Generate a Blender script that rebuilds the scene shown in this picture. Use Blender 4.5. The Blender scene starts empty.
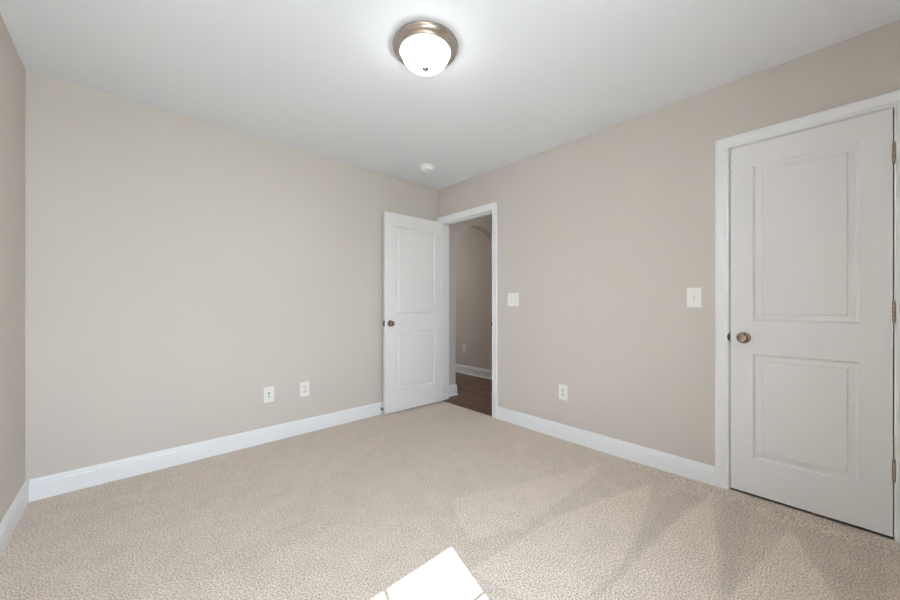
import bpy, bmesh, math, random
import numpy as np
from mathutils import Vector, Matrix

random.seed(7)
S = bpy.context.scene
COL = S.collection
PI = math.pi

# ------------------------------------------------------------------ camera
cam_data = bpy.data.cameras.new('camera')
cam = bpy.data.objects.new('camera', cam_data)
COL.objects.link(cam)
cam_data.sensor_width = 36.0
cam_data.lens = 346.2 / 900 * 36.0
cam_data.shift_y = 3.66 / 900
cam_data.clip_start = 0.02
cam.location = (0, 0, 1.119)
cam.rotation_euler = (PI / 2, 0, math.radians(47.2335 - 90))
S.camera = cam

# ------------------------------------------------------------------ world, sun, exposure
w = bpy.data.worlds.new('daylight sky')
S.world = w
w.use_nodes = True
nt = w.node_tree
bg = nt.nodes['Background']
tc = nt.nodes.new('ShaderNodeTexCoord')
sx = nt.nodes.new('ShaderNodeSeparateXYZ')
rp = nt.nodes.new('ShaderNodeValToRGB')
nt.links.new(tc.outputs['Generated'], sx.inputs[0])
nt.links.new(sx.outputs['Z'], rp.inputs[0])
rp.color_ramp.elements[0].position = 0.0
rp.color_ramp.elements[0].color = (0.85, 0.915, 1.0, 1)
rp.color_ramp.elements[1].position = 0.8
rp.color_ramp.elements[1].color = (0.69, 0.825, 1.0, 1)
nt.links.new(rp.outputs[0], bg.inputs['Color'])
bg.inputs['Strength'].default_value = 23.5

sun_d = bpy.data.lights.new('sun', 'SUN')
sun = bpy.data.objects.new('sun', sun_d)
COL.objects.link(sun)
sun_d.energy = 30.0
sun_d.color = (1.0, 0.985, 0.97)
sun_d.angle = math.radians(0.2)
SUN_DIR = Vector((0.30, 1.0, -1.160 * math.hypot(1, 0.30))).normalized()
sun.rotation_euler = SUN_DIR.to_track_quat('-Z', 'Y').to_euler()
sun.location = (-1, -4, 5)

LAMP_GLOW = 14.0          # radiance of the frosted bowl of the ceiling light
HALL_FILL = 12.5          # base watts of the fill lights added in the hall

S.view_settings.view_transform = 'Standard'
S.view_settings.look = 'None'
S.view_settings.gamma = 1.0
S.view_settings.use_curve_mapping = False
S.view_settings.exposure = 0.06
S.cycles.use_denoising = True
S.cycles.sample_clamp_indirect = 12.0
S.cycles.max_bounces = 14
S.cycles.diffuse_bounces = 10
S.cycles.caustics_reflective = False
S.cycles.caustics_refractive = False

# room dimensions (metres)
LX, RX = -0.4326, 2.6332      # left / right wall faces
BY, NY = 3.0606, -0.37        # back wall / wall behind the camera
H = 2.44
T = 0.122                     # partition thickness
HX = RX + T                   # hall side of the right wall
HFX = 3.95                    # far wall of the hall
AY = 3.085                    # face of the arch wall in the hall

# daylight portal in the window opening: only guides the sampling of the sky
pd = bpy.data.lights.new('window_portal', 'AREA')
po = bpy.data.objects.new('window_portal', pd)
COL.objects.link(po)
pd.shape = 'RECTANGLE'; pd.size = 0.80; pd.size_y = 1.56
pd.cycles.is_portal = True
po.location = (0.25, NY - 0.16, 1.27)
po.rotation_euler = (PI / 2, 0, 0)   # -Z points to +Y

# ------------------------------------------------------------------ helpers
class MB:
    """collects shapes into one mesh"""
    def __init__(s): s.v = []; s.f = []
    def add(s, vs, fs):
        o = len(s.v); s.v += [tuple(v) for v in vs]; s.f += [tuple(i + o for i in f) for f in fs]; return s
    def box(s, x0, x1, y0, y1, z0, z1):
        vs = [(x0, y0, z0), (x1, y0, z0), (x1, y1, z0), (x0, y1, z0), (x0, y0, z1), (x1, y0, z1), (x1, y1, z1), (x0, y1, z1)]
        return s.add(vs, [(0, 3, 2, 1), (4, 5, 6, 7), (0, 1, 5, 4), (1, 2, 6, 5), (2, 3, 7, 6), (3, 0, 4, 7)])
    def bbox(s, x0, x1, y0, y1, z0, z1, b):
        """box with bevelled edges"""
        bm = bmesh.new()
        bmesh.ops.create_cube(bm, size=1)
        for v in bm.verts:
            v.co = Vector(((x0 + x1) / 2 + v.co.x * (x1 - x0), (y0 + y1) / 2 + v.co.y * (y1 - y0), (z0 + z1) / 2 + v.co.z * (z1 - z0)))
        bmesh.ops.bevel(bm, geom=bm.edges[:], offset=b, segments=2, affect='EDGES', profile=0.5)
        bm.verts.index_update()
        s.add([v.co[:] for v in bm.verts], [[v.index for v in f.verts] for f in bm.faces])
        bm.free(); return s
    def lathe(s, prof, c=(0, 0, 0), axis='z', n=48, caps=True):
        """prof: list of (radius, height along axis)"""
        vs = []; fs = []
        for r, h in prof:
            for k in range(n):
                a = 2 * PI * k / n
                p = (r * math.cos(a), r * math.sin(a), h)
                if axis == 'y': p = (p[0], p[2], -p[1])
                if axis == 'x': p = (p[2], p[0], p[1])
                vs.append((p[0] + c[0], p[1] + c[1], p[2] + c[2]))
        for i in range(len(prof) - 1):
            for k in range(n):
                k2 = (k + 1) % n
                fs.append((i * n + k, i * n + k2, (i + 1) * n + k2, (i + 1) * n + k))
        if caps:
            fs.append(tuple(range(n))[::-1]); fs.append(tuple((len(prof) - 1) * n + k for k in range(n)))
        return s.add(vs, fs)
    def build(s, name, mat, parent=None, smooth=None, loc=None, rotz=0.0):
        me = bpy.data.meshes.new(name)
        me.from_pydata(s.v, [], s.f)
        bm = bmesh.new(); bm.from_mesh(me)
        bmesh.ops.recalc_face_normals(bm, faces=bm.faces[:])
        bm.to_mesh(me); bm.free()
        me.update()
        o = bpy.data.objects.new(name, me)
        me.materials.append(mat)
        if smooth is not None:
            me.shade_smooth()
            me.set_sharp_from_angle(angle=math.radians(smooth))
        if parent: o.parent = parent
        if loc is not None: o.location = loc
        if rotz: o.rotation_euler = (0, 0, rotz)
        COL.objects.link(o)
        return o

def empty(name, loc, rotz=0.0):
    o = bpy.data.objects.new(name, None); COL.objects.link(o)
    o.empty_display_size = 0.05
    o.location = loc; o.rotation_euler = (0, 0, rotz)
    return o

def tag(o, label, cat, group=None, kind=None):
    o['label'] = label; o['category'] = cat
    if group: o['group'] = group
    if kind: o['kind'] = kind
    return o

def struct(o, label, cat): return tag(o, label, cat, kind='structure')

def srgb(r, g, b):
    f = lambda c: (c / 255 / 12.92) if c / 255 <= 0.04045 else ((c / 255 + 0.055) / 1.055) ** 2.4
    return (f(r), f(g), f(b), 1)

def mat(name, col, rough=0.5, metal=0.0, bump=0.0, scale=200.0, var=0.0, spec=0.5, coat=0.0):
    m = bpy.data.materials.new(name); m.use_nodes = True
    n = m.node_tree.nodes; l = m.node_tree.links
    p = n['Principled BSDF']
    p.inputs['Base Color'].default_value = col
    p.inputs['Roughness'].default_value = rough
    p.inputs['Metallic'].default_value = metal
    p.inputs['Specular IOR Level'].default_value = spec
    p.inputs['Coat Weight'].default_value = coat
    t = n.new('ShaderNodeTexCoord')
    nz = n.new('ShaderNodeTexNoise'); nz.inputs['Scale'].default_value = scale; nz.inputs['Detail'].default_value = 3
    l.new(t.outputs['Object'], nz.inputs['Vector'])
    if bump:
        b = n.new('ShaderNodeBump'); b.inputs['Strength'].default_value = bump; b.inputs['Distance'].default_value = 0.002
        l.new(nz.outputs['Fac'], b.inputs['Height']); l.new(b.outputs['Normal'], p.inputs['Normal'])
    if var:
        r = n.new('ShaderNodeMapRange')
        r.inputs['To Min'].default_value = 1 - var; r.inputs['To Max'].default_value = 1 + var
        l.new(nz.outputs['Fac'], r.inputs['Value'])
        mx = n.new('ShaderNodeVectorMath'); mx.operation = 'SCALE'
        mx.inputs[0].default_value = col[:3]
        l.new(r.outputs[0], mx.inputs['Scale']); l.new(mx.outputs[0], p.inputs['Base Color'])
    return m

# ------------------------------------------------------------------ materials
M_wall = mat('greige wall paint', srgb(206, 199.5, 193.5), 0.85, bump=0.08, scale=260, spec=0.2)
M_ceil = mat('flat white ceiling paint', srgb(228, 232, 238), 0.95, bump=0.12, scale=180, spec=0.1)
M_trim = mat('white semigloss trim', srgb(234, 236, 239), 0.35, spec=0.4)
M_door = mat('white satin door paint', srgb(230, 230, 231), 0.42, bump=0.03, scale=120, spec=0.4)
M_plate = mat('white plastic plate', srgb(236, 235, 232), 0.3)
M_detector = mat('bright white detector plastic', srgb(250, 250, 249), 0.4)
M_socket = mat('pale plastic insert', srgb(222, 221, 217), 0.35)
M_slot = mat('dark slot', srgb(120, 117, 113), 0.7)
M_brass = mat('coax connector metal', srgb(150, 148, 142), 0.35, metal=1.0)
M_nickel = mat('satin nickel', srgb(150, 134, 120), 0.17, metal=1.0, scale=400, var=0.06)
M_hinge = mat('brushed nickel hinge', srgb(176, 160, 144), 0.4, metal=1.0, scale=300, var=0.05)
M_rim = mat('brushed nickel lamp rim', srgb(198, 188, 180), 0.25, metal=1.0, scale=300, var=0.05)
M_dark = mat('dark bronze latch', srgb(72, 64, 58), 0.45, metal=0.6)
M_rubber = mat('dark rubber tip', srgb(48, 47, 46), 0.8)
M_wood = bpy.data.materials.new('dark hardwood planks')
M_carpet = bpy.data.materials.new('beige cut pile carpet')
M_ground = mat('pale concrete patio outside', srgb(190, 188, 182), 0.95, bump=0.6, scale=40, var=0.25)

# carpet: speckled tufts with a pile-direction mask on the mesh
M_carpet.use_nodes = True
n = M_carpet.node_tree.nodes; l = M_carpet.node_tree.links
p = n['Principled BSDF']; p.inputs['Roughness'].default_value = 1.0; p.inputs['Specular IOR Level'].default_value = 0.05
p.inputs['Sheen Weight'].default_value = 0.15
tcn = n.new('ShaderNodeTexCoord')
def noise(scale, detail, rough=0.6):
    z = n.new('ShaderNodeTexNoise'); z.inputs['Scale'].default_value = scale
    z.inputs['Detail'].default_value = detail; z.inputs['Roughness'].default_value = rough
    l.new(tcn.outputs['Object'], z.inputs['Vector']); return z
nf = noise(160.0, 3.0, 0.72)        # tufts
nm = noise(9.0, 4.0)               # trodden blotches
cr = n.new('ShaderNodeValToRGB')
cr.color_ramp.elements[0].position = 0.38; cr.color_ramp.elements[0].color = srgb(158, 144, 131)
cr.color_ramp.elements[1].position = 0.60; cr.color_ramp.elements[1].color = srgb(248, 234, 220)
l.new(nf.outputs['Fac'], cr.inputs[0])
at = n.new('ShaderNodeAttribute'); at.attribute_name = 'pile'; at.attribute_type = 'GEOMETRY'
am = n.new('ShaderNodeMath'); am.operation = 'MULTIPLY_ADD'; am.inputs[1].default_value = 0.26; am.inputs[2].default_value = 0.84
l.new(at.outputs['Fac'], am.inputs[0])
bm_ = n.new('ShaderNodeMath'); bm_.operation = 'MULTIPLY_ADD'; bm_.inputs[1].default_value = 0.28; bm_.inputs[2].default_value = -0.14
l.new(nm.outputs['Fac'], bm_.inputs[0])
ad = n.new('ShaderNodeMath'); ad.operation = 'ADD'
l.new(am.outputs[0], ad.inputs[0]); l.new(bm_.outputs[0], ad.inputs[1])
vm = n.new('ShaderNodeVectorMath'); vm.operation = 'SCALE'
l.new(cr.outputs[0], vm.inputs[0]); l.new(ad.outputs[0], vm.inputs['Scale'])
l.new(vm.outputs[0], p.inputs['Base Color'])
bp = n.new('ShaderNodeBump'); bp.inputs['Strength'].default_value = 0.5; bp.inputs['Distance'].default_value = 0.006
l.new(nf.outputs['Fac'], bp.inputs['Height']); l.new(bp.outputs['Normal'], p.inputs['Normal'])

# hardwood: planks along the hall
M_wood.use_nodes = True
n = M_wood.node_tree.nodes; l = M_wood.node_tree.links
p = n['Principled BSDF']; p.inputs['Roughness'].default_value = 0.38
tcn = n.new('ShaderNodeTexCoord')
mp = n.new('ShaderNodeMapping'); mp.inputs['Rotation'].default_value = (0, 0, PI / 2)
l.new(tcn.outputs['Object'], mp.inputs['Vector'])
br = n.new('ShaderNodeTexBrick')
br.inputs['Scale'].default_value = 1.0; br.inputs['Brick Width'].default_value = 1.1; br.inputs['Row Height'].default_value = 0.12
br.inputs['Mortar Size'].default_value = 0.0015
br.inputs['Color1'].default_value = srgb(96, 70, 56); br.inputs['Color2'].default_value = srgb(126, 94, 76)
br.inputs['Mortar'].default_value = srgb(45, 32, 26)
l.new(mp.outputs[0], br.inputs['Vector'])
mp2 = n.new('ShaderNodeMapping'); mp2.inputs['Scale'].default_value = (30, 2.0, 1)
l.new(tcn.outputs['Object'], mp2.inputs['Vector'])
ng = n.new('ShaderNodeTexNoise'); ng.inputs['Scale'].default_value = 2.0; ng.inputs['Detail'].default_value = 6
l.new(mp2.outputs[0], ng.inputs['Vector'])
mr = n.new('ShaderNodeMapRange'); mr.inputs['To Min'].default_value = 0.6; mr.inputs['To Max'].default_value = 1.35
l.new(ng.outputs['Fac'], mr.inputs['Value'])
vm = n.new('ShaderNodeVectorMath'); vm.operation = 'SCALE'
l.new(br.outputs['Color'], vm.inputs[0]); l.new(mr.outputs[0], vm.inputs['Scale'])
l.new(vm.outputs[0], p.inputs['Base Color'])

# frosted glowing bowl of the ceiling light
M_bowl = bpy.data.materials.new('lit frosted glass bowl'); M_bowl.use_nodes = True
p = M_bowl.node_tree.nodes['Principled BSDF']
p.inputs['Base Color'].default_value = (0.9, 0.9, 0.88, 1); p.inputs['Roughness'].default_value = 0.35
p.inputs['Emission Color'].default_value = (1.0, 0.98, 0.965, 1); p.inputs['Emission Strength'].default_value = LAMP_GLOW

# window pane: see-through with a Fresnel reflection
M_glass = bpy.data.materials.new('window glass'); M_glass.use_nodes = True
n = M_glass.node_tree.nodes; l = M_glass.node_tree.links
n.remove(n['Principled BSDF'])
tr = n.new('ShaderNodeBsdfTransparent'); tr.inputs[0].default_value = (0.96, 0.98, 0.97, 1)
gl = n.new('ShaderNodeBsdfGlossy'); gl.inputs['Roughness'].default_value = 0.02
fr = n.new('ShaderNodeFresnel'); fr.inputs['IOR'].default_value = 1.45
mx = n.new('ShaderNodeMixShader')
ge = n.new('ShaderNodeNewGeometry')
sb = n.new('ShaderNodeMath'); sb.operation = 'SUBTRACT'; sb.inputs[0].default_value = 1.0
ml = n.new('ShaderNodeMath'); ml.operation = 'MULTIPLY'
l.new(ge.outputs['Backfacing'], sb.inputs[1]); l.new(fr.outputs[0], ml.inputs[0]); l.new(sb.outputs[0], ml.inputs[1])
l.new(ml.outputs[0], mx.inputs[0]); l.new(tr.outputs[0], mx.inputs[1]); l.new(gl.outputs[0], mx.inputs[2])
l.new(mx.outputs[0], n['Material Output'].inputs['Surface'])

# ------------------------------------------------------------------ openings
CL0, CL1 = -0.2235, 0.3850        # closet opening along Y (jamb faces)
DR0, DR1 = 2.2300, 3.0000         # doorway opening along Y
HEAD = 2.0445                     # underside of both head jambs
JT = 0.018                        # jamb board thickness
WX0, WX1, WZ0, WZ1 = -0.155, 0.655, 0.50, 2.05   # window opening in the wall behind the camera
ARX0, ARX1, ARZ = 2.946, 3.800, 1.707            # hall arch: jambs and spring line

# ------------------------------------------------------------------ shell
EX = 0.16
m = MB()
m.box(LX - EX, HX, BY, BY + 0.14, -0.12, H)
struct(m.build('wall_back', M_wall), 'long greige wall with two white plates above the baseboard', 'wall')
m = MB(); m.box(LX - EX, LX, NY, BY, -0.12, H)
struct(m.build('wall_left', M_wall), 'narrow shaded strip of greige wall at the far left edge', 'wall')
m = MB()
a0, a1, b0, b1, hd = CL0 - JT, CL1 + JT, DR0 - JT, DR1 + JT, HEAD + JT
for y0, y1 in ((NY, a0), (a1, b0), (b1, BY)): m.box(RX, HX, y0, y1, -0.12, H)
m.box(RX, HX, a0, a1, hd, H); m.box(RX, HX, b0, b1, hd, H)
m.box(RX, HX, a0, a1, -0.12, -0.02); m.box(RX, HX, b0, b1, -0.12, -0.021)
struct(m.build('wall_right', M_wall), 'greige wall holding the closet door and the open doorway', 'wall')
m = MB()
NB = NY - EX
m.box(LX - EX, WX0, NB, NY, -0.12, H); m.box(WX1, HX, NB, NY, -0.12, H)
m.box(WX0, WX1, NB, NY, -0.12, WZ0); m.box(WX0, WX1, NB, NY, WZ1, H)
struct(m.build('wall_rear', M_wall), 'greige wall behind the camera with the sunlit window', 'wall')
m = MB(); m.box(LX - EX, HX, NB, BY + 0.14, H, H + 0.14)
struct(m.build('ceiling', M_ceil), 'flat white ceiling over the carpeted room', 'ceiling')

# carpet floor: fine grid carrying the pile direction left by the vacuum cleaner
f_, yaw, y0_, h_ = 346.2, math.radians(47.2335), 303.66, 1.119
def fl(u, v):
    """floor point of a vacuum mark, measured from the photograph"""
    d = f_ * h_ / (v - y0_); q = (u - 450) / f_ * d
    return (d * math.cos(yaw) + q * math.sin(yaw), d * math.sin(yaw) - q * math.cos(yaw))
marks = [  # (polygon, brightness) - brushed strokes, lighter where the pile lies towards the window
    ([fl(785, 522), fl(836, 598), fl(850, 640), fl(690, 640), fl(728, 598)], 0.9),
    ([fl(711, 496), fl(716, 540), fl(722, 640), fl(560, 640), fl(608, 590), fl(672, 524)], 0.75),
    ([fl(654, 482), fl(640, 530), fl(618, 570), fl(560, 620), fl(470, 570), fl(560, 515)], 0.7),
    ([fl(600, 464), fl(590, 480), fl(520, 528), fl(470, 540), fl(450, 500)], 0.5),
]
darks = [
    ([fl(718, 497), fl(782, 520), fl(735, 590), fl(724, 640), fl(722, 560)], 0.5),
    ([fl(656, 484), fl(704, 498), fl(676, 520), fl(610, 585), fl(590, 600), fl(640, 535)], 0.35),
    ([fl(790, 524), fl(880, 548), fl(890, 620), fl(850, 640), fl(838, 598)], 0.3),
    ([fl(400, 430), fl(440, 432), fl(400, 470), fl(300, 520), fl(280, 510)], 0.15),
    ([fl(330, 505), fl(400, 478), fl(330, 530), fl(210, 580), fl(200, 570)], 0.2),
]
GX, GY = 300, 340
xs = np.linspace(LX, RX + 0.006, GX); ys = np.linspace(NY, BY, GY)
XX, YY = np.meshgrid(xs, ys)
def inside(poly, soft=0.014):
    """soft mask of a convex polygon"""
    c = np.mean(np.array(poly), axis=0)
    dmin = np.full(XX.shape, 1e9)
    for i in range(len(poly)):
        ax, ay = poly[i]; bx, by = poly[(i + 1) % len(poly)]
        nx, ny = -(by - ay), bx - ax
        L = math.hypot(nx, ny) + 1e-9
        d = ((XX - ax) * nx + (YY - ay) * ny) / L
        if ((c[0] - ax) * nx + (c[1] - ay) * ny) < 0: d = -d
        dmin = np.minimum(dmin, d)
    return np.clip(dmin / soft + 0.5, 0, 1)
pile = np.full(XX.shape, 0.55)
for poly, v in marks: pile += inside(poly) * v * 0.72
for poly, v in darks: pile -= inside(poly) * v * 0.65
# the pile rises a little where the carpet is tucked over the tack strip at the closet threshold
rise = 0.009 * np.clip((XX - (RX - 0.22)) / 0.22, 0, 1) ** 1.5 * np.clip((0.95 - YY) / 0.6, 0, 1)
V = np.stack([XX.ravel(), YY.ravel(), rise.ravel()], 1)
F = []
for j in range(GY - 1):
    for i in range(GX - 1):
        a = j * GX + i; F.append((a, a + 1, a + GX + 1, a + GX))
me = bpy.data.meshes.new('floor')
nv = len(V)
bx = [(LX, NY, -0.12), (RX, NY, -0.12), (RX, BY, -0.12), (LX, BY, -0.12), (LX, NY, -0.005), (RX, NY, -0.005), (RX, BY, -0.005), (LX, BY, -0.005)]
F += [tuple(i + nv for i in q) for q in [(0, 3, 2, 1), (4, 5, 6, 7), (0, 1, 5, 4), (1, 2, 6, 5), (2, 3, 7, 6), (3, 0, 4, 7)]]
me.from_pydata(V.tolist() + bx, [], F)
attr = me.attributes.new('pile', 'FLOAT', 'POINT')
attr.data.foreach_set('value', np.concatenate([pile.ravel(), np.zeros(8)]).astype(np.float32))
me.materials.append(M_carpet)
floor = bpy.data.objects.new('floor', me); COL.objects.link(floor)
struct(floor, 'beige cut pile carpet with vacuum tracks and a patch of sun', 'carpet')

# hall beyond the doorway
m = MB(); m.box(RX + 0.008, HX, DR0 - JT, DR1 + JT, -0.02, -0.004)
m.box(HX, HFX, 0.72, 6.0, -0.12, -0.004)
struct(m.build('floor_hall', M_wood), 'dark brown hardwood floor seen through the open doorway', 'floor')
m = MB(); m.box(HX, HFX + T, NB, 6.12, H, H + 0.14)
struct(m.build('ceiling_hall', M_ceil), 'white ceiling of the hall beyond the doorway', 'ceiling')
m = MB(); m.box(HFX, HFX + T, 0.6, 6.12, -0.12, H)
struct(m.build('wall_hall_far', M_wall), 'dim greige hall wall with an outlet seen through the archway', 'wall')
m = MB(); m.box(HX, HFX, 6.0, 6.12, -0.12, H); m.box(HX - T, HX, BY + 0.14, 6.12, -0.12, H)
struct(m.build('wall_hall_end', M_wall), 'greige walls closing the far end of the hall', 'wall')
# arch wall across the hall
m = MB()
ay0, ay1 = AY, AY + 0.100
m.box(HX, ARX0, ay0, ay1, -0.12, H); m.box(ARX1, HFX, ay0, ay1, -0.12, H)
cx = (ARX0 + ARX1) / 2; ra = (ARX1 - ARX0) / 2; NA = 40
pts = [(cx - ra * math.cos(PI * k / NA), ARZ + ra * math.sin(PI * k / NA)) for k in range(NA + 1)]
vs = []
for (x, z) in pts: vs += [(x, ay0, z), (x, ay1, z), (x, ay0, H), (x, ay1, H)]
fs = []
for k in range(NA):
    a = 4 * k; b = a + 4
    fs += [(a, b, b + 2, a + 2), (a + 1, a + 3, b + 3, b + 1), (a, a + 1, b + 1, b)]
m.add(vs, fs)
struct(m.build('wall_hall_arch', M_wall, smooth=40), 'greige round-topped archway across the hall', 'archway')
# closet behind the closed door
m = MB()
m.box(HX, HX + 0.62, 0.60, 0.72, -0.12, H); m.box(HX + 0.62, HFX + T, NB, 0.60, -0.12, H); m.box(HX, HX + 0.62, NB, NY, -0.12, H)
m.box(HX, HX + 0.62, NY, 0.60, -0.12, -0.004)
m.box(HX + 0.62, HFX, 0.60, 0.72, -0.12, H)
struct(m.build('wall_closet', M_wall), 'inner walls of the closet behind the closed white door', 'wall')

# ------------------------------------------------------------------ baseboards
BASE = [(0, 0), (0.0142, 0), (0.0142, 0.088), (0.0128, 0.0935), (0.0080, 0.0975), (0.0108, 0.1015), (0.0088, 0.111), (0.0052, 0.1165), (0.0045, 0.121), (0, 0.121)]
SHOE = [(0, 0), (0.026, 0), (0.026, 0.004), (0.0235, 0.011), (0.019, 0.0155), (0.0142, 0.0178), (0.0142, 0.100), (0.0128, 0.107), (0.0100, 0.112), (0.0104, 0.118), (0.0085, 0.124), (0.0052, 0.129), (0.0045, 0.134), (0, 0.134)]
def base_run(m, path, prof, z=0.0):
    """sweep a baseboard profile along a floor path (x, y); its thickness goes to the left of travel; mitred corners"""
    P = [Vector(q) for q in path]; N = len(P); k = len(prof)
    vs = []
    for i, q in enumerate(P):
        def nrm(a, b):
            d = (b - a).normalized(); return Vector((-d.y, d.x))
        if i == 0: mi = nrm(P[0], P[1])
        elif i == N - 1: mi = nrm(P[-2], P[-1])
        else:
            n1, n2 = nrm(P[i - 1], q), nrm(q, P[i + 1]); mi = (n1 + n2); mi = mi / (mi.dot(n1))
        for t, hgt in prof: vs.append((q.x + mi.x * t, q.y + mi.y * t, z + hgt))
    fs = []
    for i in range(N - 1):
        for j in range(k):
            j2 = (j + 1) % k
            fs.append((i * k + j, i * k + j2, (i + 1) * k + j2, (i + 1) * k + j))
    fs.append(tuple(range(k))); fs.append(tuple((N - 1) * k + j for j in range(k))[::-1])
    m.add(vs, fs)
CW = 0.064      # casing width
RV = 0.0035      # reveal
e = 0.0004
def baseboard(name, path, label, prof=BASE, z=0.0):
    m = MB(); base_run(m, path, prof, z)
    return struct(m.build(name, M_trim), label, 'baseboard')
baseboard('baseboard_back', [(RX - 0.017, BY), (LX + 0.0145, BY)], 'white baseboard along the long wall with two plates')
baseboard('baseboard_left', [(LX, BY - e), (LX, NY + 0.0145)], 'white baseboard along the narrow wall strip at far left')
baseboard('baseboard_right', [(RX, CL1 + RV + CW), (RX, DR0 - RV - CW)], 'white baseboard between the closet door and the open doorway')
baseboard('baseboard_rear', [(LX, NY), (RX - 0.001, NY)], 'white baseboard under the window behind the camera')
baseboard('baseboard_hall_arch', [(ARX0, ay1 - 0.0), (ARX0, ay0), (HX + 0.018, ay0)][::1], 'white baseboard and shoe turning the corner of the arch just inside the doorway', SHOE, -0.004)
baseboard('baseboard_hall_pier', [(HFX - 0.03, ay0), (ARX1, ay0), (ARX1, ay1), (HFX - 0.03, ay1)], 'white baseboard and shoe wrapping the right pier of the hall arch', SHOE, -0.004)
baseboard('baseboard_hall_far', [(HFX, ay1 + 0.03), (HFX, 5.98)], 'white baseboard at the foot of the hall wall beyond the arch', SHOE, -0.004)

# ------------------------------------------------------------------ casings and jambs
CAS = [(0, 0), (0, 0.0085), (0.002, 0.0105), (0.010, 0.0112), (0.0135, 0.0078), (0.0175, 0.0070), (0.024, 0.0098), (0.040, 0.0130), (0.046, 0.0160), (0.052, 0.0172), (0.060, 0.0172), (0.0625, 0.0158), (0.064, 0.0120), (0.064, 0)]
def casing(m, y0, y1, zt, x, s, clip=None):
    """three mitred casing boards round an opening; x wall face, s = -1 sticks out towards -X"""
    k = len(CAS); vs = []
    for c in range(4):
        for u, t in CAS:
            if c in (0, 1): y = y0 - u
            else: y = y1 + u
            z = 0.0 if c in (0, 3) else zt + u
            if clip is not None: y = min(y, clip)
            vs.append((x + s * t, y, z))
    fs = []
    for c in range(3):
        for j in range(k):
            j2 = (j + 1) % k
            fs.append((c * k + j, c * k + j2, (c + 1) * k + j2, (c + 1) * k + j))
    fs.append(tuple(range(k))); fs.append(tuple(3 * k + j for j in range(k)))
    m.add(vs, fs)
def jamb(y0, y1, stop_x):
    m = MB()
    m.box(RX, HX, y0 - JT, y0, 0, HEAD + JT); m.box(RX, HX, y1, y1 + JT, 0, HEAD + JT)
    m.box(RX, HX, y0, y1, HEAD, HEAD + JT)
    x0, x1 = stop_x                      # the stop the leaf closes against
    m.box(x0, x1, y0, y0 + 0.010, 0, HEAD); m.box(x0, x1, y1 - 0.010, y1, 0, HEAD)
    m.box(x0, x1, y0 + 0.010, y1 - 0.010, HEAD - 0.010, HEAD)
    return m
# closet trim
m = MB(); casing(m, CL0 - RV, CL1 + RV, HEAD + RV, RX, -1)
t1 = struct(m.build('trim_1', M_trim, smooth=35), 'white casing framing the closed closet door', 'door casing')
jamb(CL0, CL1, (RX + 0.080, RX + 0.112)).build('jamb', M_trim, t1)
def strike(y, z, parent, s):
    """strike plate on a jamb with the rounded lip that wraps to the room side; s = direction out of the jamb face"""
    m = MB(); m.box(RX + 0.002, RX + 0.030, min(y, y + s * 0.0012), max(y, y + s * 0.0012), z - 0.029, z + 0.029)
    vs = []; N = 12
    for k in range(N + 1):           # half-round lip that curls over the edge of the casing
        a = -PI / 2 + PI * k / N
        vs.append((RX - 0.0125, y - s * 0.0095 * max(math.cos(a), 0) ** 0.7, z + 0.021 * math.sin(a)))
    v2 = [(RX + 0.003, yy + s * 0.0008, zz) for x, yy, zz in vs]
    nn = N + 1
    fs = [tuple(range(nn)), tuple(nn + i for i in range(nn))] + [(i, i + 1, nn + i + 1, nn + i) for i in range(N)] + [(N, 0, nn, nn + N)]
    m.add(vs + v2, fs)
    o = m.build('strike_plate', M_dark, parent); o['label'] = 'dark metal strike plate on the jamb'
strike(CL1 - 0.0004, 0.920, t1, -1)
# doorway trim, both sides of the wall
m = MB(); casing(m, DR0 - RV, DR1 + RV, HEAD + RV, RX, -1, clip=BY - 0.0006)
t2 = struct(m.build('trim_2', M_trim, smooth=35), 'white casing around the open doorway to the hall', 'door casing')
jamb(DR0, DR1, (RX + 0.038, RX + 0.072)).build('jamb', M_trim, t2)
m = MB(); casing(m, DR0 - RV, DR1 + RV, HEAD + RV, HX, 1); m.build('hall_casing', M_trim, t2, smooth=35)
strike(DR0 + 0.0002, 0.920, t2, 1)

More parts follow.
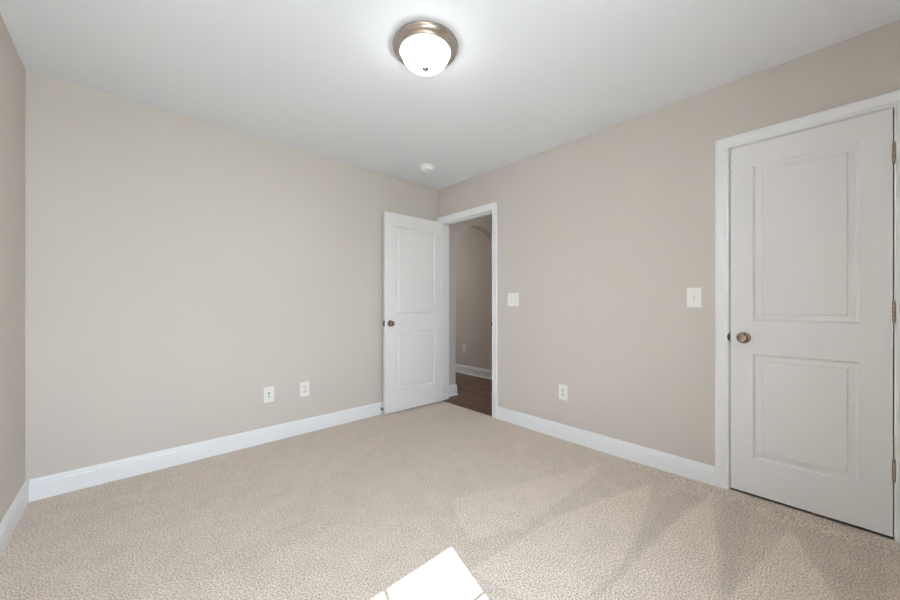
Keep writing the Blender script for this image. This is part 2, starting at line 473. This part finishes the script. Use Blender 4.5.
# ------------------------------------------------------------------ doors
LT = 0.035
STICK = [(0, 0), (0.003, -0.0008), (0.007, -0.0070), (0.011, -0.0115), (0.0140, -0.0128), (0.017, -0.0126), (0.0390, -0.0092), (0.0405, -0.0082), (0.0425, -0.0040), (0.0440, -0.0034)]
def leaf_mesh(wd, z0, z1, panels, st, st2):
    """moulded two panel door; local x from the hinge, room-visible face y = 0, thickness towards -y"""
    m = MB()
    xa, xb = st, wd - st2
    zs = [z0]
    for a, b in panels: zs += [a, b]
    zs.append(z1)
    for s, yf in ((1, 0.0), (-1, -LT)):
        Y = lambda dpt: yf + s * dpt
        q = lambda x0, x1, a, b: m.add([(x0, yf, a), (x1, yf, a), (x1, yf, b), (x0, yf, b)], [(0, 1, 2, 3)])
        q(0, xa, z0, z1); q(xb, wd, z0, z1)
        for i in range(0, len(zs), 2): q(xa, xb, zs[i], zs[i + 1])
        for a, b in panels:
            vs = []; fs = []
            for off, dp in STICK:
                vs += [(xa + off, Y(dp), a + off), (xb - off, Y(dp), a + off), (xb - off, Y(dp), b - off), (xa + off, Y(dp), b - off)]
            for i in range(len(STICK) - 1):
                for k in range(4):
                    k2 = (k + 1) % 4
                    fs.append((i * 4 + k, i * 4 + k2, i * 4 + 4 + k2, i * 4 + 4 + k))
            o = (len(STICK) - 1) * 4
            fs.append((o, o + 1, o + 2, o + 3))
            m.add(vs, fs)
    for x in (0, wd): m.add([(x, 0, z0), (x, -LT, z0), (x, -LT, z1), (x, 0, z1)], [(0, 1, 2, 3)])
    for z in (z0, z1): m.add([(0, 0, z), (wd, 0, z), (wd, -LT, z), (0, -LT, z)], [(0, 1, 2, 3)])
    return m
def build_leaf(name, wd, z0, z1, panels, st, st2, loc, rotz):
    mb = leaf_mesh(wd, z0, z1, panels, st, st2)
    me_o = mb.build(name, M_door, loc=loc, rotz=rotz)
    bm = bmesh.new(); bm.from_mesh(me_o.data)
    bmesh.ops.remove_doubles(bm, verts=bm.verts[:], dist=1e-5)
    # stiles meet rails in T junctions: split stile edges is not needed, faces stay planar
    bmesh.ops.recalc_face_normals(bm, faces=bm.faces[:])
    bm.to_mesh(me_o.data); bm.free()
    return me_o
KNOB = [(0.0325, 0.0), (0.0325, 0.0025), (0.030, 0.0055), (0.024, 0.0075), (0.0135, 0.0085), (0.0115, 0.011), (0.0110, 0.018), (0.0130, 0.022),
        (0.0200, 0.0255), (0.0248, 0.0305), (0.0268, 0.0365), (0.0258, 0.0425), (0.0222, 0.0470), (0.0160, 0.0492), (0.0130, 0.0486), (0.0100, 0.0494), (0.0002, 0.0500)]
def knob(parent, x, z, front=True, L=1.0):
    """rosette with the knob as its sub-part"""
    s = 1 if front else -1; yf = 0.0 if front else -LT
    pr = [(r, s * h * L) for r, h in KNOB]
    mr_ = MB().lathe(pr[:5], (x, yf, z), 'y'); r = mr_.build('rosette', M_nickel, parent, smooth=40)
    mk = MB().lathe(pr[4:], (x, yf, z), 'y'); k_ = mk.build('door_knob', M_nickel, r, smooth=50)
    r['label'] = 'satin nickel rosette'; k_['label'] = 'satin nickel round knob'
def hinge(parent, z, yk, x=-0.0035):
    m = MB(); hh = 0.0475
    seg = 5
    for i in range(seg):
        a = -hh + 2 * hh * i / seg; b = -hh + 2 * hh * (i + 1) / seg
        m.lathe([(0.0048, a + 0.0005), (0.0058, a + 0.0012), (0.0058, b - 0.0012), (0.0048, b - 0.0005)], (x, yk, z), 'z', n=20)
    m.lathe([(0.002, hh), (0.0045, hh + 0.001), (0.0045, hh + 0.003), (0.0015, hh + 0.0055)], (x, yk, z), 'z', n=16)
    m.lathe([(0.002, -hh), (0.0045, -hh - 0.001), (0.0045, -hh - 0.003), (0.0015, -hh - 0.0055)], (x, yk, z), 'z', n=16)
    o = m.build('hinge', M_hinge, parent, smooth=40); o['label'] = 'brushed nickel hinge barrel'
def latch(parent, wd, z):
    m = MB(); m.bbox(wd, wd + 0.0012, -LT / 2 - 0.0125, -LT / 2 + 0.0125, z - 0.028, z + 0.028, 0.0004)
    m.bbox(wd + 0.0006, wd + 0.0095, -LT / 2 - 0.006, -LT / 2 + 0.007, z - 0.0075, z + 0.0075, 0.002)
    o = m.build('latch', M_dark, parent); o['label'] = 'dark metal latch plate and bolt'

# closet door, closed
CWD = CL1 - CL0 - 0.0092
PAN_C = [(0.227, 0.833), (1.016, 1.918)]
cd = build_leaf('door_1', CWD, 0.022, HEAD - 0.0048, PAN_C, 0.099, 0.099, (RX, CL0 + 0.0046, 0), PI / 2)
struct(cd, 'closed white two-panel closet door with three nickel hinges', 'door')
knob(cd, CWD - 0.060, 0.920)
for z in (1.826, 1.080, 0.336): hinge(cd, z, 0.0052, -0.0032)

# room door, swung open against the long wall
HA = Vector((2.612, 2.9545)); FA = Vector((1.868, 2.9740))
dv = FA - HA; DWD = dv.length
rd = build_leaf('door_2', DWD, 0.014, HEAD - 0.0040, PAN_C, 0.104, 0.128, (HA.x, HA.y, 0), math.atan2(dv.y, dv.x))
struct(rd, 'white two-panel door standing open in front of the long wall', 'door')
knob(rd, DWD - 0.060, 0.920); knob(rd, DWD - 0.060, 0.920, False, 0.72)
latch(rd, DWD, 0.920)
for z in (1.826, 1.080, 0.336): hinge(rd, z, -LT - 0.0045, -0.012)

# ------------------------------------------------------------------ window behind the camera
wy = NY - 0.085
m = MB()
fw = 0.030                               # vinyl frame
for x0, x1, z0, z1 in ((WX0, WX0 + fw, WZ0, WZ1), (WX1 - fw, WX1, WZ0, WZ1), (WX0 + fw, WX1 - fw, WZ0, WZ0 + fw), (WX0 + fw, WX1 - fw, WZ1 - fw, WZ1)):
    m.box(x0, x1, wy - 0.03, wy + 0.045, z0, z1)
win = struct(m.build('window_1', M_trim), 'white double-hung window with grids behind the camera', 'window')
def sash(y, z0, z1, gx0, gx1, gz0, gz1):
    x0, x1 = WX0 + fw, WX1 - fw
    m = MB()
    m.box(x0, gx0, y - 0.012, y + 0.012, z0, z1); m.box(gx1, x1, y - 0.012, y + 0.012, z0, z1)
    m.box(gx0, gx1, y - 0.012, y + 0.012, z0, gz0); m.box(gx0, gx1, y - 0.012, y + 0.012, gz1, z1)
    s = m.build('sash', M_trim, win)
    mg = MB(); mg.box(gx0, gx1, y - 0.003, y + 0.003, gz0, gz1); mg.build('pane', M_glass, s)
    mm = MB(); cx_, cz_ = (gx0 + gx1) / 2, (gz0 + gz1) / 2 - 0.005; g = 0.008
    for ya, yb in ((y + 0.0032, y + 0.0075),):
        mm.box(cx_ - g, cx_ + g, ya, yb, gz0, gz1); mm.box(gx0, cx_ - g, ya, yb, cz_ - g, cz_ + g); mm.box(cx_ + g, gx1, ya, yb, cz_ - g, cz_ + g)
    mm.build('muntin', M_trim, s)
GX1 = 0.599; GX0 = GX1 - 0.712
sash(wy - 0.014, 1.262, WZ1 - fw, GX0, GX1, 1.300, 2.004)
sash(wy + 0.014, WZ0 + fw, 1.300, GX0, GX1, 0.556, 1.262)
m = MB()
m.bbox(WX0 - 0.09, WX1 + 0.09, NY - 0.04, NY + 0.035, WZ0 - 0.022, WZ0, 0.004)
m.box(WX0 - 0.065, WX1 + 0.065, NY, NY + 0.014, WZ0 - 0.085, WZ0 - 0.022)
m.build('window_sill', M_trim, win)
m = MB()
m.box(WX0 - 0.064, WX0, NY, NY + 0.015, WZ0, WZ1 + 0.064); m.box(WX1, WX1 + 0.064, NY, NY + 0.015, WZ0, WZ1 + 0.064); m.box(WX0, WX1, NY, NY + 0.015, WZ1, WZ1 + 0.064)
m.build('window_casing', M_trim, win)
m = MB(); m.box(-30, 30, -40, NB - 0.02, -0.6, -0.45)
struct(m.build('ground', M_ground), 'sunny pale patio outside the window behind the camera', 'ground')

# ------------------------------------------------------------------ ceiling light
LC = Vector((1.115, 1.391, H))
lt = empty('ceiling_light', LC)
tag(lt, 'round flush ceiling light, glowing white glass bowl in a nickel rim', 'ceiling light')
rim = [(0.150, -0.0005), (0.166, -0.0005), (0.1685, -0.006), (0.1675, -0.012), (0.1625, -0.0155), (0.1615, -0.019), (0.1635, -0.024), (0.1610, -0.030), (0.1560, -0.0335),
       (0.1480, -0.0355), (0.1430, -0.0390), (0.1400, -0.0440), (0.1300, -0.0470), (0.1250, -0.0440), (0.1250, -0.0300), (0.150, -0.0005)]
rim = [(q, z * 0.80) for q, z in rim]
rimo = MB().lathe(rim, n=72, caps=False).build('rim', M_rim, lt, smooth=35)
rimo['label'] = 'brushed nickel stepped rim'
bowl = []
NBW = 18
for k in range(NBW + 1):
    a = (PI / 2) * k / NBW
    bowl.append((max(0.1235 * math.cos(a) ** 0.8, 0.0005) if k < NBW else 0.0005, -0.028 - 0.086 * math.sin(a) ** 1.0))
MB().lathe(bowl, n=72).build('glass_bowl', M_bowl, lt, smooth=60)
fin = [(0.0005, -0.1125), (0.0150, -0.1128), (0.0185, -0.1150), (0.0185, -0.1172), (0.0120, -0.1195), (0.0080, -0.1220), (0.0092, -0.1250), (0.0070, -0.1285), (0.0005, -0.1300)]
fo = MB().lathe(fin, n=32).build('finial', M_rim, lt, smooth=40); fo['label'] = 'small nickel finial'

# smoke detector
sd = empty('smoke_detector', (2.098, 2.592, H))
tag(sd, 'small round white smoke detector on the ceiling near the far corner', 'smoke detector')
MB().lathe([(0.060, -0.0005), (0.0690, -0.0005), (0.0690, -0.0065), (0.0660, -0.0095), (0.046, -0.0105)], n=48).build('base_plate', M_detector, sd, smooth=35)
MB().lathe([(0.044, -0.0107), (0.044, -0.0160), (0.0535, -0.0180), (0.0545, -0.0340), (0.0490, -0.0400), (0.040, -0.0415), (0.012, -0.0420), (0.0005, -0.0420)], n=48).build('body', M_detector, sd, smooth=35)
MB().lathe([(0.0095, -0.0420), (0.0095, -0.0434), (0.0080, -0.0440), (0.0005, -0.0440)], (0.018, 0, 0), n=20).build('test_button', M_socket, sd, smooth=35)

# ------------------------------------------------------------------ wall plates: local x along the wall, y out of the wall, z up
PW, PH = 0.079, 0.124
def plate(root, wd=PW):
    MB().bbox(-wd / 2, wd / 2, 0.0004, 0.0062, -PH / 2, PH / 2, 0.0022).build('plate', M_plate, root)
def screws(root, pts_):
    for x, z in pts_:
        m = MB().lathe([(0.0033, 0.0060), (0.0033, 0.0068), (0.0022, 0.0074), (0.0003, 0.0075)], (x, 0, z), 'y', n=16)
        m.build('screw', M_socket, root, smooth=40)
def outlet(loc, rotz, label):
    r = empty('wall_outlet', loc, rotz); tag(r, label, 'outlet', 'white duplex outlets')
    plate(r)
    for zc in (0.0195, -0.0195):
        m = MB(); pts2 = []
        for k in range(40):
            a = 2 * PI * k / 40
            pts2.append((0.0172 * math.cos(a), max(-0.0137, min(0.0137, 0.0172 * math.sin(a))) + zc))
        nn = len(pts2)
        vs = [(x, 0.0058, z) for x, z in pts2] + [(x, 0.0078, z) for x, z in pts2]
        m.add(vs, [tuple(range(nn))[::-1], tuple(nn + i for i in range(nn))] + [(i, (i + 1) % nn, nn + (i + 1) % nn, nn + i) for i in range(nn)])
        s = m.build('receptacle', M_socket, r)
        d = MB()
        d.box(-0.0080, -0.0058, 0.0070, 0.0081, zc - 0.002, zc + 0.0065); d.box(0.0058, 0.0080, 0.0070, 0.0081, zc - 0.001, zc + 0.0055)
        d.lathe([(0.0026, 0.0070), (0.0026, 0.0081)], (0, 0, zc - 0.0078), 'y', n=14)
        d.build('slot', M_slot, s)
    screws(r, [(0, 0)])
    return r
def jack_plate(loc, rotz, label):
    r = empty('cable_jack', loc, rotz); tag(r, label, 'jack plate')
    plate(r)
    c = MB().lathe([(0.0085, 0.0060), (0.0085, 0.0085), (0.0055, 0.0088), (0.0055, 0.0150), (0.0040, 0.0152), (0.0040, 0.0120)], (0, 0, 0.011), 'y', n=18).build('coax_connector', M_brass, r, smooth=40)
    c['label'] = 'metal threaded coax connector'
    b = MB()
    b.bbox(-0.009, 0.009, 0.0058, 0.0078, -0.024, -0.006, 0.0006); jb = b.build('data_jack', M_socket, r)
    MB().box(-0.0055, 0.0055, 0.0070, 0.0082, -0.0195, -0.0105).build('socket', M_slot, jb)
    screws(r, [(0, 0.048), (0, -0.048)])
    return r
def toggle_switch(loc, rotz, label):
    r = empty('light_switch', loc, rotz); tag(r, label, 'light switch')
    plate(r)
    s = MB(); s.bbox(-0.0055, 0.0055, 0.0058, 0.0070, -0.0125, 0.0125, 0.0004); so = s.build('switch_slot', M_socket, r)
    m = MB()
    vs = [(-0.0042, 0.0066, -0.006), (0.0042, 0.0066, -0.006), (0.0042, 0.0066, 0.006), (-0.0042, 0.0066, 0.006),
          (-0.0034, 0.0165, 0.004), (0.0034, 0.0165, 0.004), (0.0034, 0.0150, 0.0105), (-0.0034, 0.0150, 0.0105)]
    m.add(vs, [(0, 3, 2, 1), (4, 5, 6, 7), (0, 1, 5, 4), (1, 2, 6, 5), (2, 3, 7, 6), (3, 0, 4, 7)])
    m.build('toggle', M_plate, so)
    screws(r, [(0, 0.030), (0, -0.030)])
    return r
def double_switch(loc, rotz, label):
    r = empty('light_switch', loc, rotz); tag(r, label, 'light switch')
    plate(r, 0.126)
    for x in (-0.023, 0.023):
        f = MB(); f.bbox(x - 0.0168, x + 0.0168, 0.0058, 0.0068, -0.0335, 0.0335, 0.0004); fo_ = f.build('switch_frame', M_socket, r)
        m = MB(); x0, x1 = x - 0.0150, x + 0.0150
        pr = [(-0.0315, 0.0074), (-0.0315, 0.0064), (0.0315, 0.0064), (0.0315, 0.0104), (0.0, 0.0078)]
        k = len(pr)
        m.add([(x0, y, z) for z, y in pr] + [(x1, y, z) for z, y in pr],
              [tuple(range(k)), tuple(k + i for i in range(k))[::-1]] + [(i, (i + 1) % k, k + (i + 1) % k, k + i) for i in range(k)])
        m.build('rocker', M_plate, fo_)
    screws(r, [(x, z) for x in (-0.023, 0.023) for z in (0.0485, -0.0485)])
    return r
RB = PI            # facing -Y (back wall)
RR = PI / 2        # facing -X (right wall)
jack_plate((0.828, BY, 0.382), RB, 'white jack plate with two dark ports, left of the pair on the long wall')
outlet((1.112, BY, 0.379), RB, 'white duplex outlet on the long wall beside the jack plate')
outlet((RX, 1.467, 0.386), RR, 'white duplex outlet low on the wall below the light switches')
outlet((HFX, 3.938, 0.405), RR, 'white outlet on the dim hall wall through the doorway')
double_switch((RX, 1.974, 1.156), RR, 'white double rocker switch beside the open doorway')
toggle_switch((RX, 0.561, 1.158), RR, 'white single toggle switch beside the closet door')

# door stop on the baseboard behind the open door
ds = empty('door_stop', (1.868, BY - 0.0142, 0.056))
tag(ds, 'small dark rubber-tipped door stop on the baseboard behind the open door', 'door stop')
MB().lathe([(0.011, 0.0), (0.011, -0.003), (0.005, -0.006), (0.005, -0.026)], axis='y', n=20).build('post', M_hinge, ds, smooth=40)
MB().lathe([(0.006, -0.0255), (0.0085, -0.027), (0.0085, -0.034), (0.006, -0.0365), (0.0005, -0.037)], axis='y', n=20).build('rubber_tip', M_rubber, ds, smooth=40)

# unseen fill lights added for the hall: one this side of the arch, one beyond it
for (lx_, ly_, pw_) in ((3.35, 1.55, HALL_FILL * 0.42), (3.25, 5.3, HALL_FILL * 1.25)):
    hd_ = bpy.data.lights.new('hall_fill', 'POINT'); ho = bpy.data.objects.new('hall_fill', hd_); COL.objects.link(ho)
    hd_.energy = pw_; hd_.shadow_soft_size = 0.25; hd_.color = (1.0, 0.98, 0.90)
    ho.location = (lx_, ly_, 1.9)
